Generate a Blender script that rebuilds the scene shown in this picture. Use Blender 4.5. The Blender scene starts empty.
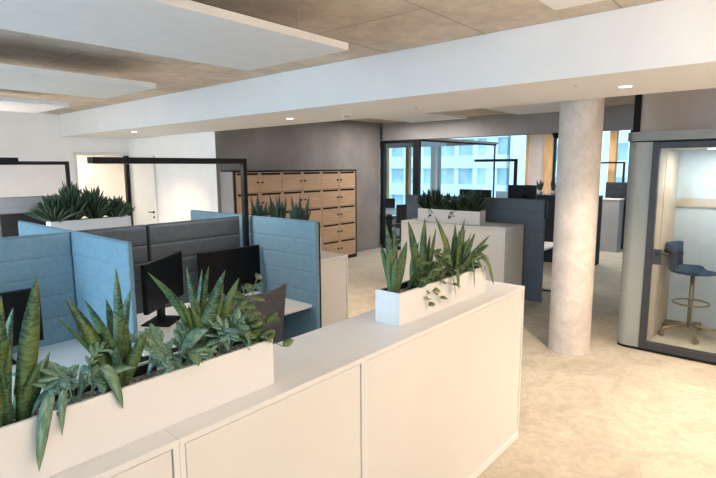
import bpy, bmesh, math, random
from mathutils import Vector, Matrix
random.seed(7)
C = bpy.context.scene.collection
PI = math.pi

# ------------------------------------------------------------------ camera, world, lights, exposure
F_PX = 507.067
yaw, pitch, roll = math.radians(40.774), math.radians(8.0616), math.radians(-0.3323)
fwd = Vector((math.cos(yaw)*math.cos(pitch), math.sin(yaw)*math.cos(pitch), -math.sin(pitch)))
rgt = Vector((math.sin(yaw), -math.cos(yaw), 0))
upv = rgt.cross(fwd)
r2 = rgt*math.cos(roll) + upv*math.sin(roll)
u2 = -rgt*math.sin(roll) + upv*math.cos(roll)
cam = bpy.data.cameras.new('camera'); co = bpy.data.objects.new('camera', cam); C.objects.link(co)
co.matrix_world = Matrix(((r2.x, u2.x, -fwd.x, 0), (r2.y, u2.y, -fwd.y, 0), (r2.z, u2.z, -fwd.z, 1.9), (0, 0, 0, 1)))
cam.sensor_width = 36; cam.lens = F_PX/716*36; cam.clip_start = .05; cam.clip_end = 300
sc = bpy.context.scene; sc.camera = co
sc.view_settings.view_transform = 'Standard'; sc.view_settings.look = 'None'
sc.view_settings.exposure = 1.03; sc.view_settings.gamma = 1.0; sc.view_settings.use_curve_mapping = False
sc.cycles.use_denoising = True; sc.cycles.max_bounces = 8; sc.cycles.diffuse_bounces = 5
sc.cycles.transparent_max_bounces = 12; sc.cycles.sample_clamp_indirect = 6

w = bpy.data.worlds.new('world'); sc.world = w; w.use_nodes = True
bg = w.node_tree.nodes['Background']; bg.inputs[0].default_value = (.52, .80, 1.0, 1); bg.inputs[1].default_value = 1.45

def area(name, loc, size, col, power, rot=(0, 0, 0), spread=180):
    l = bpy.data.lights.new(name, 'AREA'); l.shape = 'RECTANGLE'; l.size, l.size_y = size
    l.color = col; l.energy = power; l.spread = math.radians(spread)
    o = bpy.data.objects.new(name, l); o.location = loc; o.rotation_euler = rot; C.objects.link(o); return o
def spot(name, loc, col, power, angle=95, blend=.8, radius=.05):
    l = bpy.data.lights.new(name, 'SPOT'); l.color = col; l.energy = power; l.spot_size = math.radians(angle)
    l.spot_blend = blend; l.shadow_soft_size = radius
    o = bpy.data.objects.new(name, l); o.location = loc; C.objects.link(o); return o
COOL = (.49, .74, 1.0); WARM = (1.0, .81, .64); NEUT = (1.0, .93, .88)
# daylight through the window band of the near side wall and through the facade
area('window_daylight', (-2.9, 3.6, 1.85), (11.0, 1.7), COOL, 290, (0, math.radians(-90), math.radians(0)))
portal = area('facade_portal', (13.28, 4.8, 1.55), (15.4, 2.6), COOL, 1, (0, math.radians(90), 0)); portal.data.cycles.is_portal = True
# ceiling luminaires of the bay behind the camera, with added fill lights
area('ceiling_luminaire_rear', (1.2, -1.6, 2.84), (3.4, 1.0), NEUT, 14)
area('bounce_fill_rear', (2.0, -1.5, 1.95), (1.6, .5), WARM, 80, (PI, 0, 0))  # unseen light added for a warm bounce onto beam and raft edges
area('ceiling_luminaire_aisle', (5.0, -1.7, 2.45), (1.6, 1.0), WARM, 42)
area('ceiling_luminaire_far', (8.4, 5.9, 2.84), (1.2, 1.8), NEUT, 30)
area('fill_light_left', (-1.3, 8.7, 2.6), (1.2, 1.2), NEUT, 55, (math.radians(20), math.radians(-15), 0))  # unseen fill added out of frame to brighten the white left wall
area('ceiling_luminaire_facade', (11.6, 3.6, 2.84), (1.2, 3.0), NEUT, 55)
area('corridor_luminaire', (4.3, 11.6, 2.4), (0.8, 0.8), (1, .87, .68), 26)
DOWN = [(4.37, 1.06, 28), (4.31, 4.82, 42), (4.05, 8.35, 14), (4.37, -0.8, 36)]
for dx, dy, e in DOWN:
    spot('downlight_beam', (dx, dy, 2.47), WARM, e*4, 110, .9)

# ------------------------------------------------------------------ materials
MATS = {}
def mat(name, col, rough=.5, metal=0, spec=.5, build=None):
    if name in MATS: return MATS[name]
    m = bpy.data.materials.new(name); m.use_nodes = True; nt = m.node_tree; b = nt.nodes['Principled BSDF']
    b.inputs['Base Color'].default_value = (*col, 1); b.inputs['Roughness'].default_value = rough
    b.inputs['Metallic'].default_value = metal; b.inputs['Specular IOR Level'].default_value = spec
    if build: build(nt, b)
    MATS[name] = m; return m
def N(nt, t, **k):
    n = nt.nodes.new(t)
    for a, v in k.items():
        if a in n.inputs: n.inputs[a].default_value = v
        else: setattr(n, a, v)
    return n
def coord(nt, which='Object', scale=(1, 1, 1)):
    t = N(nt, 'ShaderNodeTexCoord'); mp = N(nt, 'ShaderNodeMapping'); mp.inputs['Scale'].default_value = scale
    nt.links.new(t.outputs[which], mp.inputs[0]); return mp.outputs[0]
def noise_col(nt, b, c1, c2, scale, detail=6, lo=.35, hi=.65, vec=None, rough=.6, distort=0):
    n = N(nt, 'ShaderNodeTexNoise', Scale=scale, Detail=detail, Roughness=rough, Distortion=distort)
    nt.links.new(vec or coord(nt), n.inputs[0])
    r = N(nt, 'ShaderNodeValToRGB'); r.color_ramp.elements[0].position = lo; r.color_ramp.elements[1].position = hi
    r.color_ramp.elements[0].color = (*c1, 1); r.color_ramp.elements[1].color = (*c2, 1)
    nt.links.new(n.outputs[0], r.inputs[0]); nt.links.new(r.outputs[0], b.inputs['Base Color']); return r
def bump(nt, b, scale, strength=.2, dist=.01, vec=None):
    n = N(nt, 'ShaderNodeTexNoise', Scale=scale, Detail=4); nt.links.new(vec or coord(nt), n.inputs[0])
    bp = N(nt, 'ShaderNodeBump', Strength=strength, Distance=dist)
    nt.links.new(n.outputs[0], bp.inputs['Height']); nt.links.new(bp.outputs[0], b.inputs['Normal'])
def simple(c1, c2, s, bs=None, bst=.15):
    def f(nt, b):
        noise_col(nt, b, c1, c2, s)
        if bs: bump(nt, b, bs, bst)
    return f
def mixrgb(nt, blend, a, bcol, fac):
    m = N(nt, 'ShaderNodeMix', data_type='RGBA', blend_type=blend)
    def put(i, v):
        if hasattr(v, 'links') or hasattr(v, 'is_output'): nt.links.new(v, m.inputs[i])
        elif isinstance(v, (int, float)): m.inputs[i].default_value = v
        else: m.inputs[i].default_value = (*v, 1)
    put(6, a); put(7, bcol); put(0, fac); return m.outputs[2]

paint = mat('white paint', (.80, .79, .77), .75, build=simple((.84, .83, .82), (.88, .87, .86), 3, 90, .04))
ceil_paint = mat('beam paint', (.82, .81, .79), .8, build=simple((.73, .72, .71), (.76, .75, .74), 2))
grey_wall = mat('grey plaster', (.23, .20, .18), .8, build=simple((.22, .195, .18), (.29, .26, .24), 1.6, 40, .1))
pink_wall = mat('greige paint', (.55, .50, .46), .8, build=simple((.64, .575, .53), (.69, .625, .58), 2))
bulk_paint = mat('grey paint', (.36, .34, .33), .8, build=simple((.34, .32, .31), (.38, .36, .35), 2))
panel_white = mat('acoustic fleece', (.82, .82, .82), .9, build=simple((.72, .72, .72), (.76, .76, .76), 8, 200, .08))
def concrete_ceiling(nt, b):
    v = coord(nt)
    n1 = noise_col(nt, b, (.50, .42, .335), (.76, .66, .55), 1.3, 8, .32, .7, v, .68)
    n2 = N(nt, 'ShaderNodeTexNoise', Scale=7.0, Detail=8, Roughness=.7); nt.links.new(v, n2.inputs[0])
    r2_ = N(nt, 'ShaderNodeValToRGB'); r2_.color_ramp.elements[0].position = .35; r2_.color_ramp.elements[1].position = .62
    r2_.color_ramp.elements[0].color = (.80, .79, .78, 1); r2_.color_ramp.elements[1].color = (1, 1, 1, 1)
    nt.links.new(n2.outputs[0], r2_.inputs[0])
    c = mixrgb(nt, 'MULTIPLY', n1.outputs[0], r2_.outputs[0], 1.0)
    br = N(nt, 'ShaderNodeTexBrick', Scale=1.0); br.inputs['Mortar Size'].default_value = .006
    br.inputs['Brick Width'].default_value = 1.9; br.inputs['Row Height'].default_value = .95
    br.inputs['Color1'].default_value = br.inputs['Color2'].default_value = (1, 1, 1, 1); br.inputs['Mortar'].default_value = (.55, .5, .45, 1)
    nt.links.new(v, br.inputs[0])
    c = mixrgb(nt, 'MULTIPLY', c, br.outputs[0], 1.0)
    nt.links.new(c, b.inputs['Base Color']); bump(nt, b, 30, .15)
conc_ceil = mat('board concrete', (.5, .4, .3), .85, build=concrete_ceiling)
def column_mat(nt, b):
    v = coord(nt)
    r = noise_col(nt, b, (.49, .44, .40), (.65, .595, .55), 3.2, 10, .34, .62, v, .72, .6)
    n2 = N(nt, 'ShaderNodeTexNoise', Scale=4.5, Detail=9, Roughness=.7, Distortion=1.2); nt.links.new(v, n2.inputs[0])
    r2_ = N(nt, 'ShaderNodeValToRGB'); e = r2_.color_ramp.elements
    e[0].position = .47; e[0].color = (1, 1, 1, 1); e[1].position = .52; e[1].color = (1, 1, 1, 1)
    m_ = e.new(.495); m_.color = (.90, .89, .88, 1)
    nt.links.new(n2.outputs[0], r2_.inputs[0])
    nt.links.new(mixrgb(nt, 'MULTIPLY', r.outputs[0], r2_.outputs[0], 1.0), b.inputs['Base Color']); bump(nt, b, 14, .12)
conc_col = mat('column concrete', (.66, .6, .55), .8, build=column_mat)
def carpet(nt, b):
    v = coord(nt)
    r = noise_col(nt, b, (.39, .355, .29), (.52, .475, .385), 2.1, 10, .34, .64, v, .74, 1.2)
    n2 = N(nt, 'ShaderNodeTexNoise', Scale=14.0, Detail=8, Roughness=.75, Distortion=.8); nt.links.new(v, n2.inputs[0])
    r2_ = N(nt, 'ShaderNodeValToRGB'); r2_.color_ramp.elements[0].position = .38; r2_.color_ramp.elements[1].position = .6
    r2_.color_ramp.elements[0].color = (.84, .84, .84, 1); r2_.color_ramp.elements[1].color = (1, 1, 1, 1)
    nt.links.new(n2.outputs[0], r2_.inputs[0])
    nt.links.new(mixrgb(nt, 'MULTIPLY', r.outputs[0], r2_.outputs[0], 1.0), b.inputs['Base Color']); bump(nt, b, 260, .4, .004)
carpet_m = mat('mottled carpet', (.5, .45, .38), .95, spec=.1, build=carpet)
lam = mat('white laminate', (.72, .71, .69), .38, build=simple((.71, .70, .68), (.74, .73, .71), 1.5))
lam_edge = mat('white edge band', (.86, .86, .86), .35, build=simple((.75, .75, .75), (.78, .78, .78), 4))
planter_m = mat('white lacquer', (.84, .84, .83), .42, build=simple((.74, .74, .74), (.77, .77, .77), 2))
liner = mat('dark liner', (.02, .02, .03), .5, build=simple((.015, .015, .025), (.03, .03, .035), 10))
black = mat('black powder coat', (.012, .012, .013), .6, spec=.2, build=simple((.010, .010, .011), (.016, .016, .017), 20))
screen_b = mat('black monitor shell', (.008, .008, .010), .5, spec=.2, build=simple((.006, .006, .008), (.012, .012, .014), 12))
dark_metal = mat('anthracite metal', (.03, .032, .042), .5, 0, build=simple((.027, .029, .038), (.035, .037, .046), 9))
steel = mat('brushed steel', (.55, .53, .5), .3, .9, build=simple((.5, .48, .45), (.6, .58, .55), 30))
bronze = mat('bronze metal', (.42, .33, .22), .35, .8, build=simple((.26, .20, .13), (.33, .255, .17), 20))
def fabric(c1, c2):
    def f(nt, b):
        r = noise_col(nt, b, c1, c2, 30, 8, .3, .7, None, .75); bump(nt, b, 220, .35, .004)
    return f
blue_fab = mat('blue felt', (.15, .30, .40), .95, spec=.15, build=fabric((.165, .275, .345), (.225, .35, .42)))
blue_trim = mat('blue piping', (.12, .25, .33), .9, spec=.15, build=fabric((.14, .24, .31), (.18, .30, .37)))
grey_fab = mat('grey felt', (.13, .135, .145), .95, spec=.15, build=fabric((.085, .10, .115), (.12, .138, .155)))
grey_trim = mat('grey piping', (.08, .09, .10), .9, spec=.15, build=fabric((.07, .08, .09), (.10, .11, .12)))
slate_fab = mat('slate blue felt', (.12, .155, .19), .95, spec=.15, build=fabric((.10, .13, .165), (.14, .18, .22)))
char_fab = mat('charcoal felt', (.03, .035, .042), .95, spec=.15, build=fabric((.025, .03, .036), (.038, .043, .05)))
taupe_fab = mat('taupe mesh', (.12, .10, .105), .9, spec=.2, build=fabric((.10, .085, .09), (.145, .12, .125)))
navy_fab = mat('navy upholstery', (.03, .08, .16), .8, spec=.2, build=fabric((.010, .04, .095), (.018, .06, .13)))
cream_felt = mat('cream felt', (.62, .54, .43), .95, spec=.1, build=fabric((.47, .41, .33), (.54, .47, .39)))
booth_shell = mat('grey green lacquer', (.36, .37, .34), .45, build=simple((.265, .285, .265), (.29, .31, .29), 2))
frost = mat('pale satin panel', (.62, .68, .72), .35, build=simple((.50, .60, .68), (.56, .66, .74), 1.2))
desk_white = mat('white desk laminate', (.78, .77, .75), .4, build=simple((.77, .76, .74), (.80, .79, .77), 2))
def oak(nt, b):
    v = coord(nt, scale=(1.2, 1.2, 14))
    noise_col(nt, b, (.40, .245, .135), (.52, .34, .205), 2.2, 8, .35, .68, v, .6, .5)
oak_m = mat('oak veneer', (.5, .34, .2), .5, build=oak)
def orange_wood(nt, b):
    v = coord(nt, scale=(8, 8, .8)); noise_col(nt, b, (.62, .37, .17), (.80, .54, .29), 2, 6, .35, .65, v)
larch = mat('larch post', (.6, .36, .16), .85, spec=.1, build=orange_wood)
def emis(name, col, s):
    m = bpy.data.materials.new(name); m.use_nodes = True; nt = m.node_tree; b = nt.nodes['Principled BSDF']
    b.inputs['Base Color'].default_value = (.8, .8, .8, 1); b.inputs['Emission Color'].default_value = (*col, 1); b.inputs['Emission Strength'].default_value = s
    return m
lamp_on = emis('lit diffuser', (1, .88, .68), 5)
booth_on = emis('booth lamp', (1, .90, .76), 1.2)
def glass(name, tint, refl=.9):
    m = bpy.data.materials.new(name); m.use_nodes = True; nt = m.node_tree; nt.nodes.clear()
    out = N(nt, 'ShaderNodeOutputMaterial'); t = N(nt, 'ShaderNodeBsdfTransparent'); t.inputs[0].default_value = (*tint, 1)
    g = N(nt, 'ShaderNodeBsdfGlossy'); g.inputs['Roughness'].default_value = .02; g.inputs[0].default_value = (refl, refl, refl, 1)
    ge = N(nt, 'ShaderNodeNewGeometry'); dt = N(nt, 'ShaderNodeVectorMath', operation='DOT_PRODUCT')
    nt.links.new(ge.outputs['Incoming'], dt.inputs[0]); nt.links.new(ge.outputs['Normal'], dt.inputs[1])
    ab = N(nt, 'ShaderNodeMath', operation='ABSOLUTE'); nt.links.new(dt.outputs['Value'], ab.inputs[0])
    om = N(nt, 'ShaderNodeMath', operation='SUBTRACT'); om.inputs[0].default_value = 1; nt.links.new(ab.outputs[0], om.inputs[1])
    pw = N(nt, 'ShaderNodeMath', operation='POWER'); nt.links.new(om.outputs[0], pw.inputs[0]); pw.inputs[1].default_value = 5
    fr = N(nt, 'ShaderNodeMath', operation='MULTIPLY_ADD'); nt.links.new(pw.outputs[0], fr.inputs[0]); fr.inputs[1].default_value = .9; fr.inputs[2].default_value = .035
    mx = N(nt, 'ShaderNodeMixShader'); nt.links.new(fr.outputs[0], mx.inputs[0]); nt.links.new(t.outputs[0], mx.inputs[1]); nt.links.new(g.outputs[0], mx.inputs[2])
    nt.links.new(mx.outputs[0], out.inputs[0]); return m
clear_glass = glass('clear glass', (.95, .98, .99)); facade_glass = glass('facade glass', (.92, .97, 1.0))
def leafmat(name, dark, light, vein, bands=True, freq=26):
    def f(nt, b):
        uv = coord(nt, 'UV', (1.6, freq, 1))
        n = N(nt, 'ShaderNodeTexNoise', Scale=1.0, Detail=3, Roughness=.6, Distortion=.4); nt.links.new(uv, n.inputs[0])
        r = N(nt, 'ShaderNodeValToRGB'); r.color_ramp.elements[0].position = .44; r.color_ramp.elements[1].position = .54
        r.color_ramp.elements[0].color = (*dark, 1); r.color_ramp.elements[1].color = (*light, 1); nt.links.new(n.outputs[0], r.inputs[0])
        o = N(nt, 'ShaderNodeTexNoise', Scale=5.0, Detail=2); nt.links.new(coord(nt), o.inputs[0])
        r3 = N(nt, 'ShaderNodeValToRGB'); r3.color_ramp.elements[0].position = .38; r3.color_ramp.elements[1].position = .7
        r3.color_ramp.elements[0].color = (0, 0, 0, 1); r3.color_ramp.elements[1].color = (1, 1, 1, 1); nt.links.new(o.outputs[0], r3.inputs[0])
        c = mixrgb(nt, 'MIX', r.outputs[0], vein, r3.outputs[0])
        nt.links.new(c, b.inputs['Base Color'])
    return mat(name, dark, .42, spec=.45, build=f)
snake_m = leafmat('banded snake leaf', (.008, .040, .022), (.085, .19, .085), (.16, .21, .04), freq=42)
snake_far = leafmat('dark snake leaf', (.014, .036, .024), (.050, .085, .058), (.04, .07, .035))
fern_m = leafmat('blue green fern leaf', (.075, .19, .155), (.25, .41, .36), (.17, .28, .12), freq=5)
pothos_m = leafmat('fresh green leaf', (.035, .095, .045), (.11, .20, .085), (.20, .27, .09), freq=4)
drac_m = leafmat('dark strap leaf', (.016, .046, .026), (.065, .125, .075), (.06, .10, .05), freq=3)
pebble = mat('pebbles', (.4, .37, .34), .8, build=simple((.12, .11, .10), (.62, .58, .53), 90, 70, .6))
pot_soil = mat('soil', (.05, .035, .025), .95, build=simple((.03, .02, .015), (.09, .06, .04), 60, 60, .6))

# ------------------------------------------------------------------ helpers
class MB:
    def __init__(s): s.v, s.f, s.uv = [], [], []
    def add(s, vs, fs, uvs=None):
        o = len(s.v); s.v += [tuple(v) for v in vs]; s.f += [tuple(i+o for i in f) for f in fs]
        s.uv += list(uvs) if uvs else [(0, 0)]*len(vs); return s
    def bm(s, bm, M=None):
        bm.verts.index_update()
        return s.add([(M @ v.co if M else v.co) for v in bm.verts], [[v.index for v in f.verts] for f in bm.faces])
    def box(s, x0, x1, y0, y1, z0, z1, bev=.003, M=None, seg=2):
        b = bmesh.new(); bmesh.ops.create_cube(b, size=1)
        for v in b.verts: v.co = Vector(((x0+x1)/2+v.co.x*(x1-x0), (y0+y1)/2+v.co.y*(y1-y0), (z0+z1)/2+v.co.z*(z1-z0)))
        if bev: bmesh.ops.bevel(b, geom=b.edges[:], offset=min(bev, .45*min(x1-x0, y1-y0, z1-z0)), segments=seg, affect='EDGES', profile=.6)
        s.bm(b, M); b.free(); return s
    def cyl(s, c, r, z0, z1, n=24, r1=None, M=None):
        r1 = r if r1 is None else r1; vs = []; fs = []
        for k in range(n):
            a = 2*PI*k/n; vs += [(c[0]+r*math.cos(a), c[1]+r*math.sin(a), z0), (c[0]+r1*math.cos(a), c[1]+r1*math.sin(a), z1)]
        for k in range(n):
            j = (k+1) % n; fs.append((2*k, 2*j, 2*j+1, 2*k+1))
        fs.append([2*k for k in range(n)][::-1]); fs.append([2*k+1 for k in range(n)])
        if M: vs = [M @ Vector(v) for v in vs]
        return s.add(vs, fs)
    def lathe(s, c, prof, n=32):
        vs = []; fs = []; m = len(prof)
        for k in range(n):
            a = 2*PI*k/n
            for r, z in prof: vs.append((c[0]+r*math.cos(a), c[1]+r*math.sin(a), z))
        for k in range(n):
            j = (k+1) % n
            for i in range(m-1): fs.append((k*m+i, j*m+i, j*m+i+1, k*m+i+1))
        fs.append([k*m for k in range(n)][::-1]); fs.append([k*m+m-1 for k in range(n)])
        return s.add(vs, fs)
    def tube(s, pts, r, n=8, closed=False):
        pts = [Vector(p) for p in pts]; vs = []; fs = []; L = len(pts); prev = None
        rr = r if isinstance(r, (list, tuple)) else [r]*L
        for i, p in enumerate(pts):
            if closed: d = pts[(i+1) % L]-pts[i-1]
            else: d = pts[min(i+1, L-1)]-pts[max(i-1, 0)]
            d.normalize()
            ref = prev if prev else (Vector((0, 0, 1)) if abs(d.z) < .9 else Vector((1, 0, 0)))
            e = (ref-d*ref.dot(d)).normalized(); prev = e; g = d.cross(e)
            for k in range(n):
                a = 2*PI*k/n; vs.append(p+(e*math.cos(a)+g*math.sin(a))*rr[i])
        for i in range(L if closed else L-1):
            j = (i+1) % L
            for k in range(n):
                q = (k+1) % n; fs.append((i*n+k, i*n+q, j*n+q, j*n+k))
        if not closed: fs.append(list(range(n))[::-1]); fs.append([(L-1)*n+k for k in range(n)])
        return s.add(vs, fs)
    def prism(s, poly, z0, z1):
        n = len(poly); vs = [(x, y, z0) for x, y in poly]+[(x, y, z1) for x, y in poly]
        fs = [list(range(n))[::-1], [n+i for i in range(n)]]+[(i, (i+1) % n, n+(i+1) % n, n+i) for i in range(n)]
        return s.add(vs, fs)
def wloc(o):
    v = Vector((0, 0, 0))
    while o: v = v+o.location; o = o.parent
    return v
def obj(name, mb, m, parent=None, smooth=False, local=False, label=None):
    off = Vector((0, 0, 0)) if (local or not parent) else wloc(parent)
    me = bpy.data.meshes.new(name); me.from_pydata([(v[0]-off.x, v[1]-off.y, v[2]-off.z) for v in mb.v], [], mb.f)
    if any(u != (0, 0) for u in mb.uv):
        l = me.uv_layers.new(name='UVMap')
        for lp in me.loops: l.data[lp.index].uv = mb.uv[lp.vertex_index]
    me.materials.append(m)
    if smooth: me.polygons.foreach_set('use_smooth', [True]*len(me.polygons))
    bmx = bmesh.new(); bmx.from_mesh(me); bmesh.ops.recalc_face_normals(bmx, faces=bmx.faces); bmx.to_mesh(me); bmx.free()
    o = bpy.data.objects.new(name, me); C.objects.link(o)
    if parent: o.parent = parent
    if label: o['label'] = label
    return o
def tag(o, label, cat, group=None):
    o['label'] = label; o['category'] = cat
    if group: o['group'] = group
    return o
def thing(name, label, cat, loc, group=None, rotz=0):
    o = bpy.data.objects.new(name, None); C.objects.link(o); o.location = loc; o.rotation_euler = (0, 0, rotz)
    o.empty_display_size = .1
    return tag(o, label, cat, group)
def struct(name, mb, m, parent=None, smooth=False):
    o = obj(name, mb, m, parent, smooth)
    if not parent: o['kind'] = 'structure'
    return o
def sroot(name, loc):
    o = bpy.data.objects.new(name, None); C.objects.link(o); o.location = loc; o['kind'] = 'structure'; return o
def copy_tree(o, parent=None):
    c = o.copy(); C.objects.link(c)
    if parent: c.parent = parent
    for ch in list(o.children): copy_tree(ch, c)
    return c

# ------------------------------------------------------------------ the setting
CZ = 2.9; SZ = 2.5
struct('floor', MB().box(-3.2, 13.5, -3.2, 12.8, -.2, 0, 0), carpet_m)
struct('ceiling', MB().box(-3.2, 13.6, -3.2, 12.8, CZ, CZ+.25, 0), conc_ceil)
struct('ceiling_beam', MB().box(3.70, 4.95, -3.0, 10.5, SZ, CZ-.001, .004), ceil_paint)
struct('ceiling_bulkhead', MB().box(9.47, 9.75, -3.0, 7.4, SZ, CZ-.001, .004), bulk_paint)
struct('wall_left', MB().box(-3.0, 3.93, 10.5, 10.7, 0, CZ, 0).box(3.93, 4.95, 10.5, 10.7, 2.16, CZ, 0), paint)
struct('wall_return', MB().box(4.95, 5.1, 7.402, 10.498, 0, CZ, 0), paint)
struct('wall_concrete', MB().box(4.956, 9.375, 7.4, 7.6, 0, CZ, 0), grey_wall)
struct('wall_partition', MB().box(9.20, 9.375, 7.6, 12.6, 0, CZ, 0), grey_wall)
struct('wall_far', MB().box(9.2, 13.3, 12.6, 12.8, 0, CZ, 0), paint)
struct('wall_right', MB().box(7.2, 7.35, -3.0, 1.545, 0, CZ, 0), pink_wall)
struct('trim_1', MB().box(7.17, 7.38, 1.546, 1.62, 0, CZ-.001, .003), black)
struct('wall_rear', MB().box(-3.2, 13.3, -3.2, -3.0, 0, CZ, 0), paint)
wn = MB().box(-3.2, -3.0, -3.0, 12.8, 0, .95, 0).box(-3.2, -3.0, -3.0, 12.8, 2.75, CZ, 0)
for y in (-3.0, 10.0): wn.box(-3.2, -3.0, y, y+(1.2 if y < 0 else 2.8), .95, 2.75, 0)
struct('wall_window', wn, paint)
cl = sroot('column', (5.30, 1.665, 0))
obj('column_shaft', MB().lathe((5.30, 1.665), [(.2, .05), (.2, .06), (.2, 1.0), (.2, 2.0), (.2, CZ-.01), (.2, CZ)], 64), conc_col, cl, True)
obj('column_skirting', MB().lathe((5.30, 1.665), [(.203, .001), (.203, .004), (.203, .046), (.203, .05)], 64), conc_col, cl, True)
for nm, a in (('baseboard_left', (-3.0, 3.93, 10.485, 10.499, 0, .07)), ('baseboard_return', (4.935, 4.949, 7.42, 9.40, 0, .07))):
    struct(nm, MB().box(*a, .003), lam)
# corridor behind the open door
struct('wall_corridor', MB().box(3.3, 3.45, 10.7, 12.6, 0, CZ, 0).box(3.45, 5.9, 12.6, 12.75, 0, CZ, 0).box(5.9, 6.05, 10.7, 12.75, 0, CZ, 0), paint)
d = sroot('door_1', (4.86, 10.42, 0))
fr = MB().box(3.86, 3.93, 10.47, 10.5, 0, 2.22).box(3.931, 4.93, 10.47, 10.4995, 2.16, 2.22)
obj('door_frame', fr, lam, d)
obj('door_jamb', MB().box(4.825, 4.90, 10.40, 10.497, .001, 2.157), black, d, label='black hinge jamb')
lf = obj('door_leaf', MB().box(4.905, 4.945, 9.42, 10.41, .01, 2.14, .004), lam, d)
hd = MB().cyl((0, 0), .026, 0, .008, 20, M=Matrix.Translation((4.905, 9.51, 1.05)) @ Matrix.Rotation(-PI/2, 4, 'Y'))
hd.tube([(4.897, 9.51, 1.05), (4.86, 9.51, 1.05), (4.855, 9.52, 1.05), (4.855, 9.63, 1.05)], .010)
obj('door_handle', hd, black, lf, True, label='black lever handle')
obj('keyhole_rose', MB().cyl((0, 0), .024, 0, .008, 20, M=Matrix.Translation((4.905, 9.51, .95)) @ Matrix.Rotation(-PI/2, 4, 'Y')), black, lf)
tag(obj('wall_box', MB().box(4.78, 5.06, 12.55, 12.6, 1.35, 1.75, .01), lam), 'small white box on the corridor wall seen through the open door', 'wall box')

# ceiling panels (acoustic rafts) -----------------------------------------------------
def raft(x0, x1, y0, y1, label, z=2.65):
    t = thing('ceiling_panel', label, 'ceiling panel', ((x0+x1)/2, (y0+y1)/2, z), 'white acoustic rafts under the concrete ceiling')
    obj('raft_panel', MB().box(x0, x1, y0, y1, z, z+.045, .002), panel_white, t)
    for x in (x0+.25, x1-.25):
        for y in (y0+.2, y1-.2): obj('suspension_wire', MB().cyl((x, y), .003, z+.045, CZ, 8), steel, t)
raft(-.65, 2.555, 2.275, 3.33, 'big white acoustic raft hanging nearest in front, across the top left corner')
raft(-.65, 2.50, 4.65, 5.76, 'white acoustic raft behind the big one, above the blue desk screens')
raft(-.65, 2.50, 6.75, 7.92, 'farthest white acoustic raft, near the wall with the door')
raft(-.65, 2.60, -.13, .968, 'white acoustic raft cropped by the top edge, above the end cabinet')
raft(5.0, 7.31, 2.05, 3.19, 'white acoustic raft behind the beam, beside the concrete column')
raft(5.0, 7.35, 4.05, 5.1, 'white acoustic raft behind the beam, toward the meeting room')
# recessed downlights and detectors on the beam
dl = None
DLAB = ['lit round downlight in the beam beside the concrete column', 'lit round downlight in the beam near the middle, before the grey wall',
        'lit round downlight at the far left end of the beam', 'lit round downlight at the near end of the beam, past the phone booth']
for (dx, dy, e), lab in zip(DOWN, DLAB):
    t = thing('downlight', lab, 'ceiling light', (dx, dy, SZ), 'downlights in the beam')
    obj('trim_ring', MB().lathe((dx, dy), [(.045, SZ-.0005), (.050, SZ-.004), (.053, SZ-.0005)], 28), lam, t, True)
    obj('diffuser', MB().lathe((dx, dy), [(.001, SZ-.003), (.044, SZ-.003), (.044, SZ-.001)], 28), lamp_on, t)
t = thing('smoke_detector', 'white smoke detector with grey cap under the beam', 'smoke detector', (4.40, 3.95, SZ))
obj('detector_base', MB().lathe((4.40, 3.95), [(.055, SZ), (.055, SZ-.015), (.001, SZ-.015)], 28), lam, t)
obj('detector_head', MB().lathe((4.40, 3.95), [(.035, SZ-.015), (.038, SZ-.035), (.025, SZ-.045), (.001, SZ-.045)], 28), steel, t, True)
for x, y, lab in ((4.38, 2.99, 'small sprinkler nozzle under the beam left of the column'), (4.06, 1.33, 'small sprinkler nozzle near the front edge of the beam')):
    tag(obj('sprinkler', MB().lathe((x, y), [(.016, SZ), (.014, SZ-.003), (.005, SZ-.004), (.005, SZ-.010), (.007, SZ-.012), (.001, SZ-.013)], 20), steel, None, True), lab, 'sprinkler', 'sprinklers under the beam')
t = thing('dome_camera', 'small black dome camera under the far bulkhead left of the column', 'camera', (9.55, 3.42, SZ))
obj('camera_base', MB().lathe((9.55, 3.42), [(.08, SZ), (.08, SZ-.03), (.001, SZ-.03)], 24), black, t)
obj('camera_dome', MB().lathe((9.55, 3.42), [(.065, SZ-.03), (.055, SZ-.075), (.03, SZ-.1), (.001, SZ-.105)], 24), black, t, True)

# facade windows ----------------------------------------------------------------------
XF = 13.3
def window(name, y0, y1, bars, z0=.25, z1=2.86):
    r = sroot(name, (XF, (y0+y1)/2, z0))
    f = MB()
    for a in ((y0, y0+.05, z0, z1), (y1-.05, y1, z0, z1)): f.box(XF, XF+.10, *a)
    f.box(XF+.001, XF+.10, y0+.05, y1-.05, z0, z0+.06).box(XF+.001, XF+.10, y0+.05, y1-.05, z1-.06, z1)
    obj('window_frame', f, black, r)
    obj('window_pane', MB().box(XF+.04, XF+.055, y0+.05, y1-.05, z0+.06, z1-.06, 0), facade_glass, r)
    for a, b in bars: obj('window_post', MB().box(XF-.12, XF+.02, a, b, z0, z1, .004), larch, r)
window('window_1', 8.44, 12.5, [(10.12, 10.34), (9.25, 9.38), (8.27, 8.45)])
window('window_2', 5.50, 8.26, [(5.45, 5.50)])
window('window_3', 3.0, 4.82, [(4.82, 5.02), (3.30, 3.46)])
window('window_4', -2.8, 3.0, [(1.2, 1.36)])
struct('wall_facade', MB().box(XF, XF+.25, -3.0, 12.6, 0, .25, 0).box(XF, XF+.25, -3.0, 12.6, 2.86, CZ, 0), pink_wall)
struct('wall_pier', MB().box(XF-.06, XF+.25, 5.02, 5.45, .25, 2.86, .004), pink_wall)

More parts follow.
